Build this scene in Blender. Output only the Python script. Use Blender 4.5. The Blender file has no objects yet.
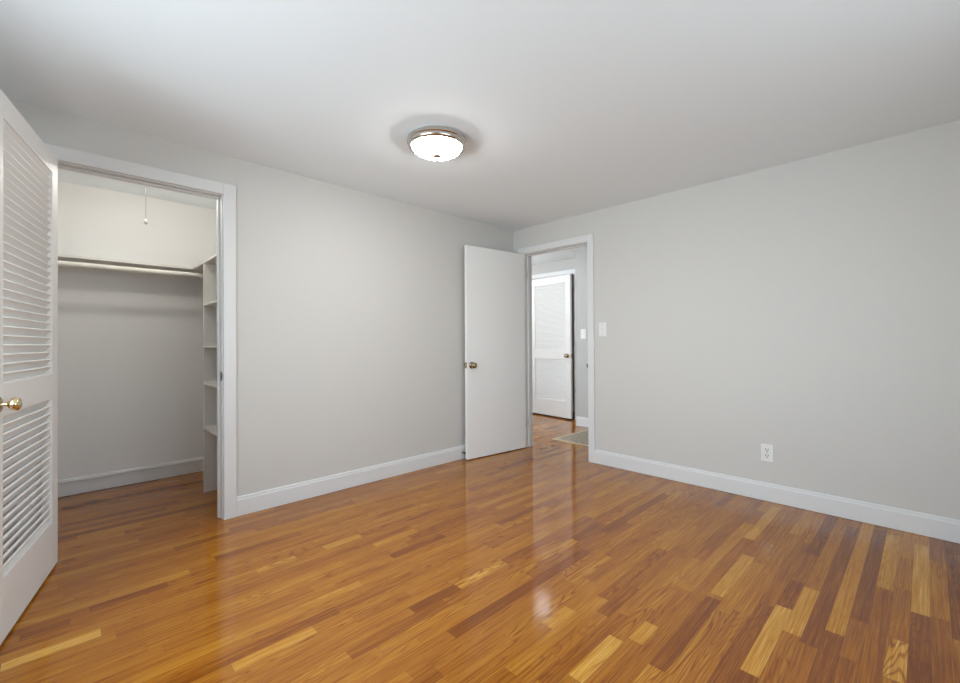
import bpy, bmesh, math, random
from mathutils import Vector, Matrix
random.seed(11)
C = bpy.context.scene
COL = C.collection
R = math.radians

# ------------------------------------------------------------------ camera
FPX, YAW, PITCH, ROLL, SHY = 433.66, R(45.833), R(0.359), R(-0.327), -1.79
CAM = Vector((3.1608, -3.5917, 1.13))
fw0 = Vector((-math.sin(YAW), math.cos(YAW), 0)); rt = Vector((math.cos(YAW), math.sin(YAW), 0)); up0 = Vector((0, 0, 1))
fw = fw0*math.cos(PITCH) + up0*math.sin(PITCH); up = up0*math.cos(PITCH) - fw0*math.sin(PITCH)
cr, sr = math.cos(ROLL), math.sin(ROLL)
cx = rt * cr + up * sr
cy = up * cr - rt * sr
cd = bpy.data.cameras.new('camera')
cam = bpy.data.objects.new('camera', cd); COL.objects.link(cam)
cd.sensor_width = 36; cd.lens = FPX / 960 * 36; cd.clip_start = 0.02
cd.shift_y = SHY / 960
m = Matrix((cx, cy, -fw)).transposed().to_4x4(); m.translation = CAM
cam.matrix_world = m
C.camera = cam

# ------------------------------------------------------------------ world, window daylight, exposure
W = bpy.data.worlds.new('world'); C.world = W; W.use_nodes = True
nt = W.node_tree
bg = nt.nodes['Background']
sky = nt.nodes.new('ShaderNodeTexSky'); sky.sky_type = 'NISHITA'; sky.sun_disc = False
sky.sun_elevation = R(40); sky.sun_rotation = R(20)
nt.links.new(sky.outputs[0], bg.inputs[0]); bg.inputs[1].default_value = 0.25
C.view_settings.view_transform = 'Standard'; C.view_settings.look = 'None'
C.view_settings.gamma = 1.0; C.view_settings.use_curve_mapping = False
C.view_settings.exposure = 0.27

def area(name, loc, rot, sx, sy, power, col, spread=180):
    l = bpy.data.lights.new(name, 'AREA'); l.shape = 'RECTANGLE'; l.size = sx; l.size_y = sy
    l.energy = power; l.color = col; l.spread = R(spread)
    o = bpy.data.objects.new(name, l); COL.objects.link(o); o.location = loc; o.rotation_euler = rot
    return o
XR, YF, H = 3.95, -4.35, 2.352            # right wall, wall behind the camera, ceiling
W1 = (-3.25, -1.45, 0.85, 2.05)           # window in the right wall: y0 y1 z0 z1
W2 = (0.90, 2.60, 0.85, 2.05)             # window in the wall behind the camera: x0 x1 z0 z1
area('daylight_right', (XR + 0.16, (W1[0]+W1[1])/2, 1.45), (0, R(84), 0), 1.2, 1.8, 30, (0.81, 0.925, 1.0), 170)
area('daylight_front', ((W2[0]+W2[1])/2, YF - 0.16, 1.45), (R(82), 0, 0), 1.7, 1.2, 57, (0.81, 0.925, 1.0), 138)
W3 = (-1.75, -0.15, 0.80, 2.10)           # unseen window added to light the hall: y0 y1 z0 z1
area('hall_fill_daylight', (-2.30, (W3[0]+W3[1])/2, 1.45), (0, R(-90), 0), 1.3, 1.6, 92, (0.84, 0.93, 1.0))  # fill light for the louvered hall door, coming through the added window

# ------------------------------------------------------------------ materials
def mat(name, col, rough=0.5, metal=0.0, **kw):
    m = bpy.data.materials.new(name); m.use_nodes = True
    p = m.node_tree.nodes['Principled BSDF']
    p.inputs['Base Color'].default_value = (*col, 1); p.inputs['Roughness'].default_value = rough
    p.inputs['Metallic'].default_value = metal
    for k, v in kw.items():
        p.inputs[k.replace('_', ' ')].default_value = v
    return m
def bumped(m, scale, strength, dist=0.002, detail=3):
    n = m.node_tree.nodes; l = m.node_tree.links
    tc = n.new('ShaderNodeTexCoord'); t = n.new('ShaderNodeTexNoise'); b = n.new('ShaderNodeBump')
    t.inputs['Scale'].default_value = scale; t.inputs['Detail'].default_value = detail
    b.inputs['Strength'].default_value = strength; b.inputs['Distance'].default_value = dist
    l.new(tc.outputs['Object'], t.inputs['Vector']); l.new(t.outputs['Fac'], b.inputs['Height'])
    l.new(b.outputs[0], n['Principled BSDF'].inputs['Normal'])
    return m
M = {}
M['wall'] = bumped(mat('wall_paint', (0.615, 0.60, 0.572), 0.6), 90, 0.15)
M['ceiling'] = bumped(mat('ceiling_paint', (0.87, 0.92, 0.95), 0.8), 60, 0.15)
M['closet_wall'] = bumped(mat('closet_paint', (0.83, 0.825, 0.81), 0.65), 90, 0.15)
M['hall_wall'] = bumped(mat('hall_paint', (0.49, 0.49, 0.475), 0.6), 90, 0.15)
M['trim'] = bumped(mat('trim_paint', (0.725, 0.725, 0.72), 0.4), 25, 0.08)
M['door'] = bumped(mat('door_paint', (0.84, 0.835, 0.82), 0.5), 18, 0.08)
M['shelf'] = bumped(mat('shelf_paint', (0.74, 0.72, 0.68), 0.45), 20, 0.08)
M['plastic'] = mat('white_plastic', (0.80, 0.80, 0.785), 0.3)
M['slot'] = mat('dark_slot', (0.03, 0.03, 0.03), 0.5)
M['brass'] = bumped(mat('polished_brass', (0.78, 0.66, 0.42), 0.14, 1.0), 12, 0.05)
M['bronze'] = bumped(mat('aged_brass', (0.40, 0.32, 0.21), 0.22, 1.0), 12, 0.1)
M['nickel'] = bumped(mat('brushed_nickel', (0.58, 0.54, 0.49), 0.22, 1.0), 40, 0.05)
M['dark_metal'] = mat('dark_metal', (0.16, 0.15, 0.14), 0.45, 0.8)
M['finial'] = mat('satin_nickel', (0.42, 0.40, 0.37), 0.4, 1.0)
M['steel'] = mat('dull_steel', (0.45, 0.44, 0.42), 0.35, 1.0)
M['hinge'] = mat('painted_hinge', (0.45, 0.44, 0.42), 0.45, 0.4)
M['rubber'] = mat('black_rubber', (0.012, 0.012, 0.012), 0.6)
M['cord'] = mat('pull_cord', (0.14, 0.135, 0.125), 0.6)
M['bead'] = mat('white_bead', (0.85, 0.84, 0.82), 0.25)
M['rod'] = bumped(mat('rod_paint', (0.80, 0.77, 0.70), 0.4), 15, 0.1)
M['porcelain'] = mat('porcelain', (0.82, 0.81, 0.78), 0.2)

def glow(name, col, emis, strength):
    m = mat(name, col, 0.3)
    p = m.node_tree.nodes['Principled BSDF']
    p.inputs['Emission Color'].default_value = (*emis, 1); p.inputs['Emission Strength'].default_value = strength
    return m
M['shade'] = glow('lit_opal_glass', (0.9, 0.89, 0.86), (1.0, 0.98, 0.95), 50)
M['hall_shade'] = glow('lit_hall_glass', (0.9, 0.89, 0.86), (0.95, 0.98, 1.0), 2.2)
M['bulb'] = glow('lit_bulb', (0.9, 0.88, 0.82), (1.0, 0.86, 0.66), 6.0)

def glass():
    m = bpy.data.materials.new('window_glass'); m.use_nodes = True
    n = m.node_tree.nodes; l = m.node_tree.links; n.clear()
    o = n.new('ShaderNodeOutputMaterial'); mx = n.new('ShaderNodeMixShader'); t = n.new('ShaderNodeBsdfTransparent')
    g = n.new('ShaderNodeBsdfGlossy'); g.inputs['Roughness'].default_value = 0.02
    mx.inputs[0].default_value = 0.06
    l.new(t.outputs[0], mx.inputs[1]); l.new(g.outputs[0], mx.inputs[2]); l.new(mx.outputs[0], o.inputs[0])
    return m
M['glass'] = glass()

def floor_material():
    m = bpy.data.materials.new('oak_strip_floor'); m.use_nodes = True
    n = m.node_tree.nodes; l = m.node_tree.links; p = n['Principled BSDF']
    def math_(op, a, b=None, c=None):
        x = n.new('ShaderNodeMath'); x.operation = op
        for i, v in enumerate((a, b, c)):
            if v is None: continue
            if isinstance(v, (int, float)): x.inputs[i].default_value = v
            else: l.new(v, x.inputs[i])
        return x.outputs[0]
    at = n.new('ShaderNodeAttribute'); at.attribute_name = 'tone'
    sd = n.new('ShaderNodeAttribute'); sd.attribute_name = 'seed'
    uv = n.new('ShaderNodeUVMap'); uv.uv_map = 'UVMap'      # u across the strip in metres, v along it in metres
    ed = n.new('ShaderNodeAttribute'); ed.attribute_name = 'strip'
    su = n.new('ShaderNodeSeparateXYZ'); l.new(uv.outputs[0], su.inputs[0])
    u, v = su.outputs[0], su.outputs[1]
    seed = sd.outputs['Fac']
    # coordinates of the board as cut from a log: rings around an axis that wanders
    off = math_('MULTIPLY', seed, 37.0)
    cv = n.new('ShaderNodeCombineXYZ')
    l.new(math_('MULTIPLY', u, 1.0), cv.inputs[0]); l.new(math_('ADD', math_('MULTIPLY', v, 0.10), off), cv.inputs[1]); l.new(off, cv.inputs[2])
    n1 = n.new('ShaderNodeTexNoise'); n1.inputs['Scale'].default_value = 9; n1.inputs['Detail'].default_value = 2; n1.inputs['Roughness'].default_value = 0.5
    l.new(cv.outputs[0], n1.inputs['Vector'])
    # growth rings
    ring = math_('SINE', math_('MULTIPLY', n1.outputs['Fac'], 150.0))
    ring = math_('POWER', math_('MULTIPLY_ADD', ring, 0.5, 0.5), 4.0)
    amp = math_('POWER', math_('FRACT', math_('MULTIPLY', seed, 17.3)), 2.5)
    ring = math_('MULTIPLY', ring, math_('MULTIPLY_ADD', amp, 0.9, 0.12))
    # fine pores: strongly stretched noise
    cf = n.new('ShaderNodeCombineXYZ')
    l.new(math_('MULTIPLY', u, 190.0), cf.inputs[0]); l.new(math_('ADD', math_('MULTIPLY', v, 3.5), off), cf.inputs[1]); l.new(off, cf.inputs[2])
    n2 = n.new('ShaderNodeTexNoise'); n2.inputs['Scale'].default_value = 1.0; n2.inputs['Detail'].default_value = 5; n2.inputs['Roughness'].default_value = 0.72
    l.new(cf.outputs[0], n2.inputs['Vector'])
    # slow mottling along the board
    cm = n.new('ShaderNodeCombineXYZ')
    l.new(math_('MULTIPLY', u, 30.0), cm.inputs[0]); l.new(math_('ADD', math_('MULTIPLY', v, 2.2), off), cm.inputs[1]); l.new(off, cm.inputs[2])
    n3 = n.new('ShaderNodeTexNoise'); n3.inputs['Scale'].default_value = 1.0; n3.inputs['Detail'].default_value = 2
    l.new(cm.outputs[0], n3.inputs['Vector'])
    t = at.outputs['Fac']
    t = math_('ADD', t, math_('MULTIPLY_ADD', n3.outputs['Fac'], 0.26, -0.13))
    t = math_('SUBTRACT', t, math_('MULTIPLY', math_('MULTIPLY', ring, 0.56), at.outputs['Fac']))
    t = math_('ADD', t, math_('MULTIPLY_ADD', n2.outputs['Fac'], 1.20, -0.60))
    ramp = n.new('ShaderNodeValToRGB'); cr_ = ramp.color_ramp
    stops = ((0.0, (0.140, 0.033, 0.003)), (0.28, (0.24, 0.067, 0.005)), (0.5, (0.365, 0.129, 0.010)), (0.75, (0.49, 0.215, 0.021)), (1.0, (0.67, 0.38, 0.085)))
    while len(cr_.elements) < len(stops): cr_.elements.new(0.5)
    for e, (q, c) in zip(cr_.elements, stops): e.position = q; e.color = (*c, 1)
    l.new(t, ramp.inputs[0])
    # seams between strips
    ss = n.new('ShaderNodeSeparateXYZ'); l.new(ed.outputs['Vector'], ss.inputs[0])
    du = math_('MINIMUM', u, math_('SUBTRACT', ss.outputs[0], u))
    dv = math_('MINIMUM', v, math_('SUBTRACT', ss.outputs[1], v))
    d = math_('MINIMUM', du, dv)
    mr = n.new('ShaderNodeMapRange'); l.new(d, mr.inputs[0]); mr.inputs[1].default_value = 0.0003; mr.inputs[2].default_value = 0.0014
    mr.inputs[3].default_value = 0.68; mr.inputs[4].default_value = 1.0
    mix = n.new('ShaderNodeMix'); mix.data_type = 'RGBA'; mix.blend_type = 'MULTIPLY'; mix.inputs[0].default_value = 1.0
    l.new(ramp.outputs[0], mix.inputs[6]); l.new(mr.outputs[0], mix.inputs[7])
    l.new(mix.outputs[2], p.inputs['Base Color'])
    # varnish
    p.inputs['Roughness'].default_value = 0.30
    p.inputs['Specular IOR Level'].default_value = 0.0
    p.inputs['Coat Weight'].default_value = 1.0; p.inputs['Coat Roughness'].default_value = 0.10; p.inputs['Coat IOR'].default_value = 1.46
    tc = n.new('ShaderNodeTexCoord'); nb = n.new('ShaderNodeTexNoise'); nb.inputs['Scale'].default_value = 14; nb.inputs['Detail'].default_value = 2
    l.new(tc.outputs['Object'], nb.inputs['Vector'])
    hsum = math_('ADD', math_('MULTIPLY', nb.outputs['Fac'], 0.6), math_('MULTIPLY', mr.outputs[0], 0.25))
    hsum = math_('SUBTRACT', hsum, math_('MULTIPLY', ring, 0.03))
    b = n.new('ShaderNodeBump'); b.inputs['Strength'].default_value = 0.25; b.inputs['Distance'].default_value = 0.002
    l.new(hsum, b.inputs['Height']); l.new(b.outputs[0], p.inputs['Normal']); l.new(b.outputs[0], p.inputs['Coat Normal'])
    return m
M['floor'] = floor_material()

def rug_material():
    m = mat('woven_rug', (0.4, 0.36, 0.29), 0.95, Specular_IOR_Level=0.1); n = m.node_tree.nodes; l = m.node_tree.links; p = n['Principled BSDF']
    tc = n.new('ShaderNodeTexCoord'); v = n.new('ShaderNodeTexVoronoi'); v.inputs['Scale'].default_value = 55
    w = n.new('ShaderNodeTexNoise'); w.inputs['Scale'].default_value = 160
    r = n.new('ShaderNodeValToRGB'); r.color_ramp.elements[0].color = (0.17, 0.145, 0.11, 1); r.color_ramp.elements[1].color = (0.50, 0.43, 0.34, 1)
    r.color_ramp.elements[0].position = 0.52; r.color_ramp.elements[1].position = 0.92
    a = n.new('ShaderNodeMath'); a.operation = 'MULTIPLY_ADD'; a.inputs[1].default_value = 0.6
    l.new(tc.outputs['Object'], v.inputs['Vector']); l.new(tc.outputs['Object'], w.inputs['Vector'])
    l.new(v.outputs['Distance'], a.inputs[0]); l.new(w.outputs['Fac'], a.inputs[2]); a.inputs[1].default_value = 0.5
    l.new(a.outputs[0], r.inputs[0]); l.new(r.outputs[0], p.inputs['Base Color'])
    b = n.new('ShaderNodeBump'); b.inputs['Strength'].default_value = 0.6; b.inputs['Distance'].default_value = 0.003
    l.new(w.outputs['Fac'], b.inputs['Height']); l.new(b.outputs[0], p.inputs['Normal'])
    return m
M['rug'] = rug_material()
M['rug_border'] = bumped(mat('rug_binding', (0.62, 0.52, 0.36), 0.95), 200, 0.5)

# ------------------------------------------------------------------ mesh helpers
class MB:
    """collects shapes into one mesh"""
    def __init__(s): s.bm = bmesh.new()
    def box(s, x0, x1, y0, y1, z0, z1, mx=None):
        vs = [s.bm.verts.new(((x0, x1)[i & 1], (y0, y1)[i >> 1 & 1], (z0, z1)[i >> 2 & 1])) for i in range(8)]
        for f in ((0, 2, 3, 1), (4, 5, 7, 6), (0, 1, 5, 4), (2, 6, 7, 3), (0, 4, 6, 2), (1, 3, 7, 5)):
            s.bm.faces.new([vs[i] for i in f])
        if mx is not None: bmesh.ops.transform(s.bm, matrix=mx, verts=vs)
        return s
    def prism(s, prof, p0, p1, ax_u, ax_v):
        """extrude a closed 2-D profile from p0 to p1"""
        p0, p1, ax_u, ax_v = map(Vector, (p0, p1, ax_u, ax_v))
        a = [s.bm.verts.new(p0 + ax_u*u + ax_v*v) for u, v in prof]
        b = [s.bm.verts.new(p1 + ax_u*u + ax_v*v) for u, v in prof]
        k = len(prof)
        for i in range(k): s.bm.faces.new((a[i], a[(i+1) % k], b[(i+1) % k], b[i]))
        s.bm.faces.new(a[::-1]); s.bm.faces.new(b)
        return s
    def lathe(s, prof, seg=32, mx=None):
        """prof: (radius, height) list turned about z"""
        rings, allv = [], []
        for r, z in prof:
            if r < 1e-6: ring = [s.bm.verts.new((0, 0, z))]
            else: ring = [s.bm.verts.new((r*math.cos(2*math.pi*i/seg), r*math.sin(2*math.pi*i/seg), z)) for i in range(seg)]
            rings.append(ring); allv += ring
        for a, b in zip(rings, rings[1:]):
            for i in range(seg):
                j = (i+1) % seg
                if len(a) == 1 and len(b) == 1: continue
                if len(a) == 1: s.bm.faces.new((a[0], b[j], b[i]))
                elif len(b) == 1: s.bm.faces.new((a[i], a[j], b[0]))
                else: s.bm.faces.new((a[i], a[j], b[j], b[i]))
        for f in s.bm.faces: pass
        if mx is not None: bmesh.ops.transform(s.bm, matrix=mx, verts=allv)
        return s
    def cyl(s, p0, p1, r, seg=20):
        p0, p1 = Vector(p0), Vector(p1); d = p1 - p0
        mx = Matrix.Translation(p0) @ d.to_track_quat('Z', 'Y').to_matrix().to_4x4()
        return s.lathe([(0, 0), (r, 0), (r, d.length), (0, d.length)], seg, mx)
    def build(s, name, material, parent=None, bevel=0.0, smooth=False):
        bmesh.ops.recalc_face_normals(s.bm, faces=s.bm.faces[:])
        me = bpy.data.meshes.new(name); s.bm.to_mesh(me); s.bm.free()
        o = bpy.data.objects.new(name, me); COL.objects.link(o); me.materials.append(material)
        if bevel:
            b = o.modifiers.new('bevel', 'BEVEL'); b.width = bevel; b.segments = 2; b.limit_method = 'ANGLE'; b.angle_limit = R(40)
        if smooth:
            for f in me.polygons: f.use_smooth = True
            if hasattr(me, 'set_sharp_from_angle'): me.set_sharp_from_angle(angle=R(38))
        if parent: o.parent = parent
        return o
def tag(o, label, cat, group=None, kind=None):
    o['label'] = label; o['category'] = cat
    if group: o['group'] = group
    if kind: o['kind'] = kind
    return o
def struct(o, label, cat): return tag(o, label, cat, kind='structure')
def empty(name, loc=(0, 0, 0), rz=0.0):
    o = bpy.data.objects.new(name, None); COL.objects.link(o); o.location = loc; o.rotation_euler = (0, 0, rz); o.empty_display_size = 0.1
    return o
def copy_tree(o, parent=None):
    c = o.copy(); COL.objects.link(c)
    if parent: c.parent = parent
    for ch in list(o.children): copy_tree(ch, c)
    return c
def px_floor(px, py):
    x, y = px - 480, 341.5 + SHY - py
    d = fw*FPX + cx*x + cy*y
    t = -CAM.z / d.z
    return CAM + d*t

# ------------------------------------------------------------------ floor: oak strips
SW = 0.0575
FX0, FX1, FY0, FY1 = -2.3, 4.1, -4.5, 2.5
NOTED = [   # ends of boards that stand out, with their tone
    ((0, 670.5), (101.5, 635), .98), ((90, 611), (168, 585.5), .26), ((20, 636), (70, 622), .30), ((230, 663), (322, 637), .76),
    ((257, 572), (297, 558), .72), ((392, 557), (447, 537), .26), ((410, 609), (463, 590), .25), ((320, 545), (360, 535), .72),
    ((545, 625), (573, 610), .80), ((572, 677), (622, 641), .90), ((493, 522), (560, 500), .28), ((921, 545), (929, 617), .80),
    ((894, 535), (889, 590), .74), ((866, 524), (842, 636), .66), ((880, 530), (863, 622), .18), ((853, 527), (816, 648), .20),
    ((752, 540), (780, 508), .74), ((815, 590), (797, 636), .74), ((781, 606), (746, 672), .78), ((753, 557), (719, 596), .74),
    ((904, 642), (898, 682), .80), ((942, 552), (957, 640), .22), ((718, 600), (664, 672), .22), ((905, 590), (899, 640), .42),
    ((700, 560), (655, 610), .60), ((648, 622), (632, 640), .72), ((836, 560), (826, 592), .62), ((770, 575), (740, 612), .50)]
fixed = {}
for a, b, tone in NOTED:
    A, B = px_floor(*a), px_floor(*b)
    k = math.floor(((A.x + B.x)/2 - FX0)/SW)
    y0, y1 = sorted((A.y, B.y))
    if all(y1 <= q[0] or y0 >= q[1] for q in fixed.get(k, [])): fixed.setdefault(k, []).append((y0, y1, tone))
def rnd_tone(x):
    k = min(1, max(0, (x - 1.2)/1.5))       # the boards differ more towards the outlet wall
    return min(0.85, max(0.12, random.gauss(0.50 - 0.08*k, 0.075 + 0.055*k)))
verts, faces, tones, seeds, uvs, strips = [], [], [], [], [], []
for k in range(int((FX1 - FX0)/SW)):
    x0, x1 = FX0 + k*SW, FX0 + (k+1)*SW
    segs, y = [], FY0 - random.random()
    fx = sorted(fixed.get(k, [])) + [(FY1, FY1 + 1, .5)]
    for (a, b, tone) in fx:
        while y < a - 1e-6:
                # board lengths
            L = random.choice((0.3, 0.4, 0.5, 0.6, 0.75, 0.9, 1.1)) * random.uniform(0.85, 1.15)
            e = min(y + L, a)
            if a - e < 0.22: e = a
            if e > FY0: segs.append((max(y, FY0), min(e, FY1), rnd_tone(x0)))
            y = e
        if a < FY1: segs.append((a, b, tone)); y = b
    for (a, b, tone) in segs:
        i = len(verts); verts += [(x0, a, 0), (x1, a, 0), (x1, b, 0), (x0, b, 0)]; faces.append((i, i+1, i+2, i+3))
        tones.append(tone); seeds.append(random.random()); strips.append((SW, b - a, 0)); uvs += [(0, 0), (SW, 0), (SW, b-a), (0, b-a)]
me = bpy.data.meshes.new('floor'); me.from_pydata(verts, [], faces)
ul = me.uv_layers.new(name='UVMap')
for i, q in enumerate(uvs): ul.data[i].uv = q
for nm, typ, data in (('tone', 'FLOAT', tones), ('seed', 'FLOAT', seeds)):
    a = me.attributes.new(nm, typ, 'FACE')
    for i, q in enumerate(data): a.data[i].value = q
a = me.attributes.new('strip', 'FLOAT_VECTOR', 'FACE')
for i, q in enumerate(strips): a.data[i].vector = q
fl = bpy.data.objects.new('floor', me); COL.objects.link(fl); me.materials.append(M['floor'])
struct(fl, 'glossy orange-brown oak strip floor running through room, closet and hall', 'floor')

# ------------------------------------------------------------------ walls and ceiling
WT = 0.12
CO0, CO1, CH = -3.662, -2.838, 2.087        # closet opening (y) and head
DO0, DO1, DH = 0.158, 0.930, 2.070         # bedroom doorway (x) and head
CB, CR_, CL = -1.33, -2.45, -4.0           # closet back, right end, left end
HY1, HY2, HSX = 1.42, 1.785, -0.14         # hall wall, recessed hall wall, step
b = MB().box(XR, XR+WT, YF, 0, 0, W1[2]).box(XR, XR+WT, YF, 0, W1[3], H).box(XR, XR+WT, YF, W1[0], W1[2], W1[3]).box(XR, XR+WT, W1[1], 0, W1[2], W1[3])
struct(b.build('wall_right', M['wall']), 'greige painted wall with the wide window', 'wall')
b = MB().box(0, XR, YF-WT, YF, 0, W2[2]).box(0, XR, YF-WT, YF, W2[3], H).box(0, W2[0], YF-WT, YF, W2[2], W2[3]).box(W2[1], XR, YF-WT, YF, W2[2], W2[3])
struct(b.build('wall_front', M['wall']), 'greige painted wall facing the doorway wall', 'wall')
j = 0.02
b = MB().box(-WT, 0, CO1+j, WT, 0, H).box(-WT, 0, YF-WT, CO0-j, 0, H).box(-WT, 0, CO0-j, CO1+j, CH+j, H)
struct(b.build('wall_left', M['wall']), 'greige painted wall with the closet opening in it', 'wall')
b = MB().box(0, DO0-j, 0, WT, 0, H).box(DO1+j, XR+WT, 0, WT, 0, H).box(DO0-j, DO1+j, 0, WT, DH+j, H)
struct(b.build('wall_back', M['wall']), 'greige painted wall with light switch, outlet and hall doorway', 'wall')
b = MB().box(CB-0.1, CB, CL-0.1, CR_+0.1, 0, H)
struct(b.build('wall_closet_back', M['closet_wall']), 'back wall of the closet behind shelf and hanging rod', 'wall')
b = MB().box(CB, -WT, CR_, CR_+0.1, 0, H)
struct(b.build('wall_closet_right', M['closet_wall']), 'end wall of the closet beside the shelf stack', 'wall')
b = MB().box(CB, -WT, CL-0.1, CL, 0, H)
struct(b.build('wall_closet_left', M['closet_wall']), 'end wall of the closet behind the louvered door', 'wall')
HO0, HO1, HH = -1.225, -0.405, 2.122       # hall closet opening (x) and head
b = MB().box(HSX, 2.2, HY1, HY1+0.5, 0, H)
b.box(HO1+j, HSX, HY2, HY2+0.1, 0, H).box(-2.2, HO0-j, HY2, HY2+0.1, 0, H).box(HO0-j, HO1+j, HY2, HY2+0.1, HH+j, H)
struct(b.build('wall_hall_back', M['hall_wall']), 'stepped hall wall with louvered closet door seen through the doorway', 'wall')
b = MB().box(2.1, 2.2, WT, HY1, 0, H)
struct(b.build('wall_hall_right', M['wall']), 'far right end wall of the hall', 'wall')
b = MB().box(-2.2, -2.1, CR_+0.1, W3[0], 0, H).box(-2.2, -2.1, W3[1], HY2, 0, H).box(-2.2, -2.1, W3[0], W3[1], 0, W3[2]).box(-2.2, -2.1, W3[0], W3[1], W3[3], H)
b.box(-2.2, CB-0.1, CR_, CR_+0.1, 0, H)
struct(b.build('wall_hall_left', M['wall']), 'far left end wall of the hall', 'wall')
b = MB().box(HO0-0.3, HO1+0.24, 2.40, 2.45, 0, H).box(HO0-0.3, HO0-0.25, HY2+0.1, 2.40, 0, H).box(HO1+0.19, HO1+0.24, HY2+0.1, 2.40, 0, H)
struct(b.build('wall_hall_closet', M['closet_wall']), 'dark inner walls of the hall closet behind its ajar door', 'wall')
b = MB().box(-2.3, 4.1, -4.5, 2.5, H, H+0.1)
struct(b.build('ceiling', M['ceiling']), 'flat white painted ceiling over bedroom, closet and hall', 'ceiling')

# ------------------------------------------------------------------ baseboards
BH = 0.127
BP = [(0, 0.002), (0.016, 0.002), (0.016, BH-0.022), (0.0125, BH-0.016), (0.0115, BH-0.004), (0.008, BH), (0, BH)]
def base(name, p0, p1, nrm, label, prof=BP):
    o = MB().prism(prof, p0, p1, nrm, (0, 0, 1)).build(name, M['trim'])
    return struct(o, label, 'baseboard')
base('baseboard_left', (0, CO1+0.079, 0), (0, 0, 0), (1, 0, 0), 'white baseboard along the wall between closet and open door')
base('baseboard_left.001', (0, YF, 0), (0, CO0-0.09, 0), (1, 0, 0), 'white baseboard behind the open louvered door')
base('baseboard_back', (DO1+0.070, 0, 0), (XR, 0, 0), (0, -1, 0), 'long white baseboard under the outlet')
base('baseboard_right', (XR, YF, 0), (XR, 0, 0), (-1, 0, 0), 'white baseboard under the wide window')
base('baseboard_front', (0, YF, 0), (XR, YF, 0), (0, 1, 0), 'white baseboard on the wall facing the doorway')
CBP = [(0, 0.004), (0.012, 0.004), (0.012, 0.100), (0.019, 0.101), (0.019, 0.110), (0.013, 0.113), (0.013, 0.119), (0.008, 0.126), (0, 0.126)]
base('baseboard_closet', (CB, CL, 0), (CB, CR_, 0), (1, 0, 0), 'grey-white baseboard with ridged cap on the closet back wall', CBP)
base('baseboard_hall', (HSX, HY1, 0), (2.1, HY1, 0), (0, -1, 0), 'short white baseboard in the hall beside the rug')

# ------------------------------------------------------------------ door casings and jambs
CT = 0.018
def yz_frame(name, y0, y1, head, wl, wr, wh, label, x=0.0, depth=WT):
    b = MB()
    rv = 0.006
    b.box(x, x+CT, y1+rv, y1+rv+wr, 0, head+rv+wh)
    b.box(x, x+CT, y0-rv-wl, y0-rv, 0, head+rv+wh)
    b.box(x, x+CT, y0-rv, y1+rv, head+rv, head+rv+wh)
    b.box(x-depth, x, y1, y1+j, 0, head+j); b.box(x-depth, x, y0-j, y0, 0, head+j); b.box(x-depth, x, y0, y1, head, head+j)
    s0, s1 = x-0.078, x-0.042                                   # door stop
    b.box(s0, s1, y1-0.012, y1, 0, head-0.012); b.box(s0, s1, y0, y0+0.012, 0, head-0.012); b.box(s0, s1, y0, y1, head-0.012, head)
    o = b.build(name, M['trim'], bevel=0.003)
    return struct(o, label, 'door frame')
t1 = yz_frame('trim_1', CO0, CO1, CH, 0.073, 0.073, 0.073, 'white painted casing around the closet opening')
def xz_frame(name, x0, x1, head, wl, wr, wh, label, y=0.0, depth=WT, stop=True):
    b = MB(); rv = 0.006
    b.box(x1+rv, x1+rv+wr, y-CT, y, 0, head+rv+wh)
    b.box(x0-rv-wl, x0-rv, y-CT, y, 0, head+rv+wh)
    b.box(x0-rv, x1+rv, y-CT, y, head+rv, head+rv+wh)
    b.box(x1, x1+j, y, y+depth, 0, head+j); b.box(x0-j, x0, y, y+depth, 0, head+j); b.box(x0, x1, y, y+depth, head, head+j)
    if stop:
        s0, s1 = y+0.042, y+0.078
        b.box(x1-0.012, x1, s0, s1, 0, head-0.012); b.box(x0, x0+0.012, s0, s1, 0, head-0.012); b.box(x0, x1, s0, s1, head-0.012, head)
    o = b.build(name, M['trim'], bevel=0.003)
    return struct(o, label, 'door frame')
t2 = xz_frame('trim_2', DO0, DO1, DH, 0.078, 0.064, 0.066, 'white painted casing around the hall doorway')
t3 = xz_frame('trim_3', HO0, HO1, HH, 0.06, 0.06, 0.06, 'white painted casing around the hall closet door', y=HY2, depth=0.1, stop=False)
# strike plates
b = MB().box(-0.034, -0.004, CO1-0.0012, CO1+0.001, 0.890, 0.950).box(-0.006, 0.004, CO1-0.003, CO1+0.001, 0.903, 0.937)
sp = b.build('strike_plate', M['dark_metal'], t1); sp['label'] = 'dark metal strike plate'
h = MB().box(-0.026, -0.012, CO1-0.0018, CO1+0.0005, 0.908, 0.932).build('latch_hole', M['slot'], sp)
b = MB().box(DO1-0.0012, DO1+0.001, 0.004, 0.034, 0.875, 0.935).box(DO1-0.004, DO1+0.001, -0.022, 0.006, 0.888, 0.922)
sp2 = b.build('strike_plate', M['dark_metal'], t2); sp2['label'] = 'dark metal strike plate'

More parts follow.
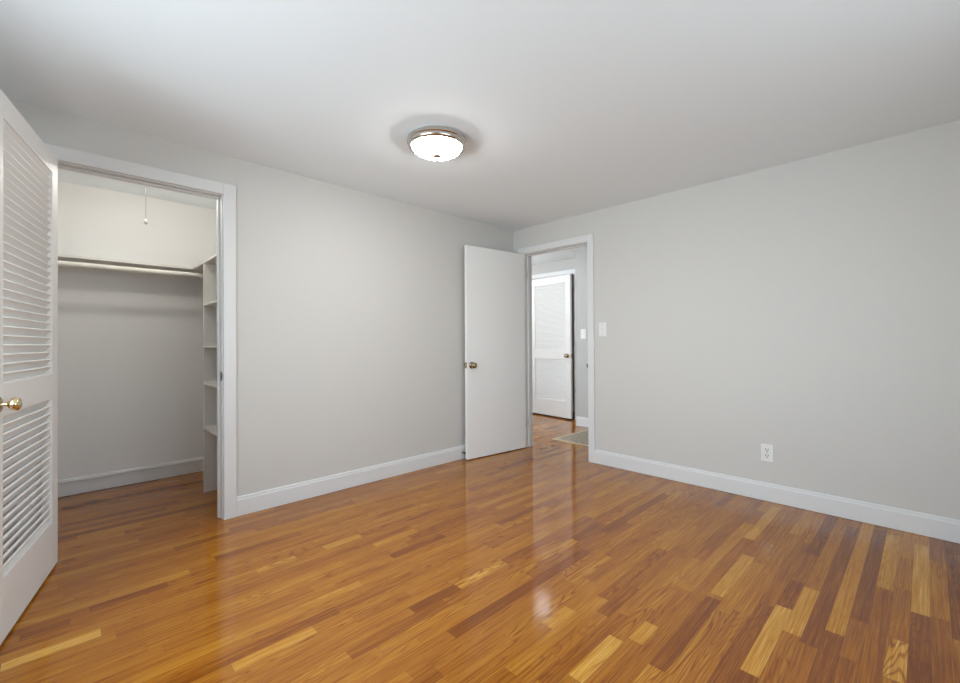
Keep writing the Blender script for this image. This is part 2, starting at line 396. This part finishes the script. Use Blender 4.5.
# ------------------------------------------------------------------ doors
def hinge_mesh():
    b = MB()
    b.cyl((0, 0, -0.045), (0, 0, 0.045), 0.0065, 12)
    b.cyl((0, 0, 0.045), (0, 0, 0.050), 0.004, 10).cyl((0, 0, -0.050), (0, 0, -0.045), 0.004, 10)
    return b
KNOB = [(0, 0), (0.033, 0), (0.033, 0.004), (0.026, 0.009), (0.012, 0.012)]
KNOB2 = [(0.0105, 0.010), (0.0105, 0.028), (0.014, 0.031), (0.022, 0.036), (0.0275, 0.044), (0.0285, 0.052), (0.0265, 0.060), (0.019, 0.066), (0.010, 0.0685), (0, 0.069)]
def add_knob(root, mx, material, label, prof=KNOB2):
    k = MB().lathe(prof, 28, mx).build('door_knob', material, root, smooth=True); k['label'] = label
    MB().lathe(KNOB, 28, mx).build('rosette', material, k, smooth=True)
    return k
TH = 0.035
def louver_door(name, width, z0, z1, cut, st, nslat, loc, rz, flip, tilt, t):
    """local: hinge edge at u=0, u along x, the seen face at y=0, thickness away from the viewer (y<0 or y>0)"""
    s = 1 if flip else -1
    Y = lambda d: s*d
    def bx(b, x0, x1, d0, d1, a, c, mx=None): ya, yb = sorted((Y(d0), Y(d1))); return b.box(x0, x1, ya, yb, a, c, mx)
    b = MB()
    bx(b, 0, st, 0, TH, z0, z1); bx(b, width-st, width, 0, TH, z0, z1)
    lo0, lo1, up0, up1 = cut
    for a, c in ((z0, lo0), (lo1, up0), (up1, z1)): bx(b, st, width-st, 0, TH, a, c)
    root = b.build(name, M['door'], bevel=0.0025)
    root.location = loc; root.rotation_euler = (0, 0, rz)
    for (a, c), k in zip(((lo0, lo1), (up0, up1)), nslat):
        b = MB(); step = (c-a)/k
        for i in range(k):
            zc = a + (i+0.5)*step
            # a slat slopes down away from the viewer
            mx = Matrix.Translation((0, Y(TH/2+0.001), zc)) @ Matrix.Rotation(R(tilt), 4, 'X')
            b.box(st-0.006, width-st+0.006, -0.0225, 0.0225, -t/2, t/2, mx)
        bx(b, st-0.001, st+0.004, 0.006, TH-0.003, a, c); bx(b, width-st-0.004, width-st+0.001, 0.006, TH-0.003, a, c)
        b.build('louver_panel', M['door'], root, bevel=0.0015)
    return root
# closet door, swung open about 100 degrees
ang = R(-11.87)
LW = 0.815
d1 = louver_door('door_1', LW, 0.012, 2.090, (0.25, 0.862, 0.987, 1.992), 0.100, (17, 28), (0.027, -3.595, 0), ang, False, 57, 0.009)
struct(d1, 'white louvered closet door with brass knob, swung open beside the closet', 'door')
add_knob(d1, Matrix.Translation((LW-0.050, 0, 0.91)) @ Matrix.Rotation(R(-90), 4, 'X') @ Matrix.Scale(0.9, 4), M['brass'], 'shiny brass knob')
add_knob(d1, Matrix.Translation((LW-0.055, -TH, 0.905)) @ Matrix.Rotation(R(90), 4, 'X'), M['brass'], 'shiny brass knob')
for z in (0.25, 1.05, 1.85):
    o = hinge_mesh().build('hinge', M['hinge'], d1, smooth=True); o.location = (-0.006, -TH-0.002, z)
# bedroom door: smooth slab swung open against the left wall
hx, hy = 0.178, -0.022
fxp, fyp = 0.098, -0.790
u = Vector((fxp-hx, fyp-hy)); DW = u.length; angb = math.atan2(u.y, u.x)
d2 = MB().box(0, DW, -TH, 0, 0.009, 2.066).build('door_2', M['door'], bevel=0.002)
d2.location = (hx, hy, 0); d2.rotation_euler = (0, 0, angb)
struct(d2, 'plain white slab door with aged brass knob, standing open in front of the wall', 'door')
# the seen face is +x, that is local +y
KN3 = [(0.0115, 0.008), (0.0115, 0.024), (0.021, 0.028), (0.0275, 0.036), (0.029, 0.045), (0.027, 0.054), (0.020, 0.060), (0.013, 0.062), (0.012, 0.0645), (0, 0.065)]
add_knob(d2, Matrix.Translation((DW-0.053, 0, 0.911)) @ Matrix.Rotation(R(-90), 4, 'X'), M['bronze'], 'aged brass knob', KN3)
add_knob(d2, Matrix.Translation((DW-0.053, -TH, 0.911)) @ Matrix.Rotation(R(90), 4, 'X'), M['bronze'], 'aged brass knob', KN3)
lp = MB().box(DW-0.0005, DW+0.0012, -TH/2-0.0125, -TH/2+0.0125, 0.883, 0.939).build('latch_plate', M['bronze'], d2)
MB().box(DW, DW+0.010, -TH/2-0.006, -TH/2+0.006, 0.899, 0.923).build('latch_bolt', M['brass'], lp, bevel=0.002)
for z in (0.27, 1.86):
    o = hinge_mesh().build('hinge', M['hinge'], d2, smooth=True); o.location = (-0.004, 0.004, z)
# hall closet door, ajar
hp, fp = Vector((-1.215, 1.772)), Vector((-0.413, 1.700))
u = fp-hp; HW = u.length; angh = math.atan2(u.y, u.x)
d3 = louver_door('door_3', HW, 0.02, 2.112, (0.26, 0.872, 0.995, 2.0), 0.10, (17, 28), (hp.x, hp.y, 0), angh, True, 62, 0.007)
struct(d3, 'white louvered door standing slightly ajar across the hall', 'door')
add_knob(d3, Matrix.Translation((HW-0.058, 0, 0.93)) @ Matrix.Rotation(R(90), 4, 'X'), M['bronze'], 'dark brass knob', KN3)
lp = MB().box(HW-0.0005, HW+0.0012, 0.006, 0.029, 0.90, 0.957).build('latch_plate', M['bronze'], d3)
for z in (0.27, 1.05, 1.86):
    o = hinge_mesh().build('hinge', M['hinge'], d3, smooth=True); o.location = (-0.005, -0.002, z)

# ------------------------------------------------------------------ windows (behind the camera, plus one added in the hall)
def window(name, along, w0, w1, z0, z1, label):
    """built in a local frame: x along the wall, y outwards"""
    root = empty(name)
    b = MB(); t = 0.04
    b.box(w0, w1, 0, WT, z0, z0+t).box(w0, w1, 0, WT, z1-t, z1).box(w0, w0+t, 0, WT, z0+t, z1-t).box(w1-t, w1, 0, WT, z0+t, z1-t)
    b.box(w0-0.07, w0, -CT, 0, z0-0.07, z1+0.07).box(w1, w1+0.07, -CT, 0, z0-0.07, z1+0.07).box(w0, w1, -CT, 0, z1, z1+0.07).box(w0-0.09, w1+0.09, -0.05, 0, z0-0.02, z0)
    b.box((w0+w1)/2-0.03, (w0+w1)/2+0.03, 0.02, WT-0.02, z0+t, z1-t)
    b.build('window_frame', M['trim'], root, bevel=0.003)
    for k in range(2):
        a = w0+t if k == 0 else (w0+w1)/2+0.03; c = (w0+w1)/2-0.03 if k == 0 else w1-t
        zm = (z0+z1)/2
        s = MB().box(a, c, 0.05, 0.085, zm-0.02, zm+0.02).box(a, c, 0.05, 0.085, z0+t, z0+t+0.04).box(a, c, 0.05, 0.085, z1-t-0.035, z1-t)
        s.box(a, a+0.035, 0.05, 0.085, z0+t, z1-t).box(c-0.035, c, 0.05, 0.085, z0+t, z1-t)
        so = s.build('sash', M['trim'], root)
        MB().box(a+0.03, c-0.03, 0.066, 0.070, z0+t+0.03, z1-t-0.03).build('pane', M['glass'], so)
    struct(root, label, 'window')
    return root
w = window('window_1', 'y', W1[0], W1[1], W1[2], W1[3], 'wide double window in the right wall')
w.matrix_world = Matrix(((0, 1, 0, XR), (1, 0, 0, 0), (0, 0, 1, 0), (0, 0, 0, 1)))
w = window('window_2', 'x', W2[0], W2[1], W2[2], W2[3], 'wide double window facing the doorway wall')
w.matrix_world = Matrix(((1, 0, 0, 0), (0, -1, 0, YF), (0, 0, 1, 0), (0, 0, 0, 1)))

w = window('window_added', 'y', W3[0], W3[1], W3[2], W3[3], 'unseen double window added at the far left end of the hall for its light')  # out of view, added as the source of the hall fill
w.matrix_world = Matrix(((0, -1, 0, -2.1), (1, 0, 0, 0), (0, 0, 1, 0), (0, 0, 0, 1)))

# ------------------------------------------------------------------ closet fittings
SX, SY = -1.045, -2.80                      # inner corner of the L-shaped shelf
ZS = 1.765
b = MB()
prof = [(CB, CL), (SX, CL), (SX, SY), (-WT, SY), (-WT, CR_), (CB, CR_)]
b.prism(prof, (0, 0, ZS-0.019), (0, 0, ZS), (1, 0, 0), (0, 1, 0))
tag(b.build('closet_shelf', M['shelf'], bevel=0.0015), 'white L-shaped shelf running round the top of the closet above the rod', 'shelf')
rod = empty('closet_rod', (-1.0, CL, 1.693))
tag(rod, 'white round hanging rod under the long closet shelf', 'closet rod')
MB().cyl((0, 0.012, 0), (0, CR_-CL-0.012, 0), 0.019, 24).build('rod', M['rod'], rod, smooth=True)
for y0, y1 in ((0, 0.012), (CR_-CL-0.012, CR_-CL)):
    MB().cyl((0, y0, 0), (0, y1, 0), 0.027, 24).build('socket', M['rod'], rod, smooth=True)
su = empty('shelf_stack', (-0.68, SY, 0))
tag(su, 'white stack of fixed shelves just inside the closet on the right', 'shelves')
MB().box(-0.019, 0, 0.002, CR_-SY, 0, ZS-0.019).build('upright', M['shelf'], su, bevel=0.0015)
MB().box(0.68-WT-0.019, 0.68-WT, 0.002, CR_-SY, 0, ZS-0.019).build('upright', M['shelf'], su, bevel=0.0015)
for z in (0.503, 0.840, 1.122, 1.440):
    MB().box(0, 0.68-WT-0.019, 0.0, CR_-SY, z-0.019, z).build('shelf', M['shelf'], su, bevel=0.0015)
cl = empty('closet_light', (-0.47, -3.155, H))
tag(cl, 'bare closet bulb with a hanging pull cord ending in a white ball', 'light')
MB().lathe([(0, 0), (0.055, 0), (0.055, -0.012), (0.045, -0.022), (0.024, -0.030), (0.024, -0.045), (0, -0.045)], 28).build('lamp_holder', M['porcelain'], cl, smooth=True)
MB().lathe([(0.013, -0.045), (0.014, -0.06), (0.024, -0.078), (0.030, -0.098), (0.028, -0.115), (0.016, -0.128), (0, -0.132)], 24).build('bulb', M['bulb'], cl, smooth=True)
MB().cyl((0.05, -0.025, -0.018), (0.05, -0.025, -0.398), 0.0009, 8).build('pull_cord', M['cord'], cl)
MB().lathe([(0, -0.391), (0.003, -0.393), (0.006, -0.399), (0.0105, -0.409), (0.0118, -0.416), (0.010, -0.423), (0.005, -0.427), (0, -0.428)], 20, Matrix.Translation((0.05, -0.025, -0.003))).build('pull_ball', M['bead'], cl, smooth=True)
l = bpy.data.lights.new('closet_bulb_light', 'POINT'); l.energy = 6.4; l.color = (1.0, 0.955, 0.88); l.shadow_soft_size = 0.04
o = bpy.data.objects.new('closet_bulb_light', l); COL.objects.link(o); o.location = (-0.47, -3.155, H-0.19)

# ------------------------------------------------------------------ ceiling lights
def flush_light(name, loc, shade_mat, label, sc=1.0):
    root = empty(name, loc); root.scale = (sc, sc, sc)
    tag(root, label, 'ceiling light')
    ring = [(0, 0), (0.160, 0), (0.163, -0.005), (0.176, -0.012), (0.179, -0.020), (0.178, -0.030), (0.172, -0.034), (0.173, -0.040), (0.171, -0.050), (0.166, -0.056), (0.158, -0.059), (0.149, -0.056), (0.146, -0.040), (0, -0.035)]
    MB().lathe(ring, 64).build('rim', M['nickel'], root, smooth=True)
    dome = [(0.148, -0.052)] + [(0.148*math.cos(a), -0.052-0.052*math.sin(a)) for a in [R(q) for q in range(6, 90, 7)]] + [(0, -0.104)]
    MB().lathe(dome, 64).build('glass_shade', shade_mat, root, smooth=True)
    fin = [(0, -0.100), (0.026, -0.102), (0.027, -0.107), (0.018, -0.112), (0.008, -0.115), (0.0095, -0.123), (0.008, -0.130), (0, -0.133)]
    MB().lathe(fin, 24).build('finial', M['finial'], root, smooth=True)
    return root
def bulb(name, loc, energy, col, r):
    l = bpy.data.lights.new(name, 'POINT'); l.energy = energy; l.color = col; l.shadow_soft_size = r
    o = bpy.data.objects.new(name, l); COL.objects.link(o); o.location = loc
flush_light('ceiling_light', (1.128, -1.968, H), M['shade'], 'round nickel-rimmed flush ceiling light with lit white glass bowl')
flush_light('ceiling_light', (-0.27, 0.83, H), M['hall_shade'], 'small flush ceiling light just beyond the hall doorway', 0.8)
flush_light('ceiling_light', (-1.35, 0.75, H), M['hall_shade'], 'unseen flush ceiling light added deeper in the hall to brighten it', 0.8)  # unseen second fixture, added to brighten the louvered hall door
bulb('hall_fill_light', (-1.35, 0.75, H-0.17), 16, (0.93, 0.97, 1.0), 0.10)  # added fill at the unseen second fixture
bulb('hall_lamp_light', (-0.27, 0.83, H-0.17), 1.2, (0.93, 0.97, 1.0), 0.10)

# ------------------------------------------------------------------ switches and outlet
def plate(b, w, h, t=0.006):
    return b.box(-w/2, w/2, -t, 0, -h/2, h/2)
def switch(name, loc, label):
    root = empty(name, loc); tag(root, label, 'light switch')
    plate(MB(), 0.078, 0.128).build('faceplate', M['plastic'], root, bevel=0.003)
    MB().box(-0.006, 0.006, -0.0072, -0.0055, -0.0125, 0.0125).build('switch_slot', M['shelf'], root)
    MB().box(-0.0042, 0.0042, -0.018, -0.0060, -0.005, 0.005, Matrix.Rotation(R(-28), 4, 'X')).build('toggle', M['plastic'], root, bevel=0.0015)
    for z in (-0.041, 0.041):
        MB().cyl((0, -0.0055, z), (0, -0.0072, z), 0.0035, 12).build('screw', M['steel'], root)
    return root
switch('light_switch', (1.087, 0, 1.243), 'white toggle light switch on the bedroom wall right of the doorway')
s2 = switch('light_switch', (-0.022, HY1, 1.235), 'white toggle light switch on the hall wall seen through the doorway')
ot = empty('wall_outlet', (2.370, 0, 0.338)); tag(ot, 'white duplex power outlet low on the right-hand wall', 'outlet')
plate(MB(), 0.076, 0.122).build('faceplate', M['plastic'], ot, bevel=0.003)
for z in (0.021, -0.021):
    r_ = MB().lathe([(0, 0), (0.0175, 0), (0.0175, 0.0025), (0.0165, 0.0032), (0, 0.0032)], 24, Matrix.Translation((0, -0.0055, z)) @ Matrix.Rotation(R(90), 4, 'X')).build('receptacle', M['plastic'], ot)
    MB().box(-0.0095, -0.0055, -0.0096, -0.0080, z, z+0.011).box(0.0055, 0.0095, -0.0096, -0.0080, z+0.001, z+0.011).cyl((0, -0.0080, z-0.0075), (0, -0.0096, z-0.0075), 0.0042, 12).build('slots', M['slot'], r_)
MB().cyl((0, -0.0055, 0), (0, -0.0072, 0), 0.003, 12).build('screw', M['steel'], ot)

# ------------------------------------------------------------------ door stop and rug
ds = empty('door_stop', (0.016, -0.782, 0.064)); tag(ds, 'small door stop with black rubber tip on the baseboard behind the slab door', 'door stop')
MB().lathe([(0, 0), (0.012, 0), (0.012, 0.004), (0.005, 0.006), (0.004, 0.035), (0, 0.035)], 16, Matrix.Rotation(R(90), 4, 'Y')).build('stem', M['steel'], ds, smooth=True)
MB().lathe([(0.004, 0.030), (0.0105, 0.030), (0.0115, 0.040), (0.009, 0.044), (0, 0.045)], 16, Matrix.Rotation(R(90), 4, 'Y')).build('rubber_tip', M['rubber'], ds, smooth=True)
rg = MB().box(0.16, 1.45, 0.53, 1.33, 0.0, 0.009).build('hall_rug', M['rug'], bevel=0.002)
tag(rg, 'flat woven beige rug with pale binding on the hall floor', 'rug')
b = MB().box(0.135, 0.16, 0.505, 1.355, 0, 0.011).box(1.45, 1.475, 0.505, 1.355, 0, 0.011).box(0.16, 1.45, 0.505, 0.53, 0, 0.011).box(0.16, 1.45, 1.33, 1.355, 0, 0.011)
b.build('binding', M['rug_border'], rg, bevel=0.002)
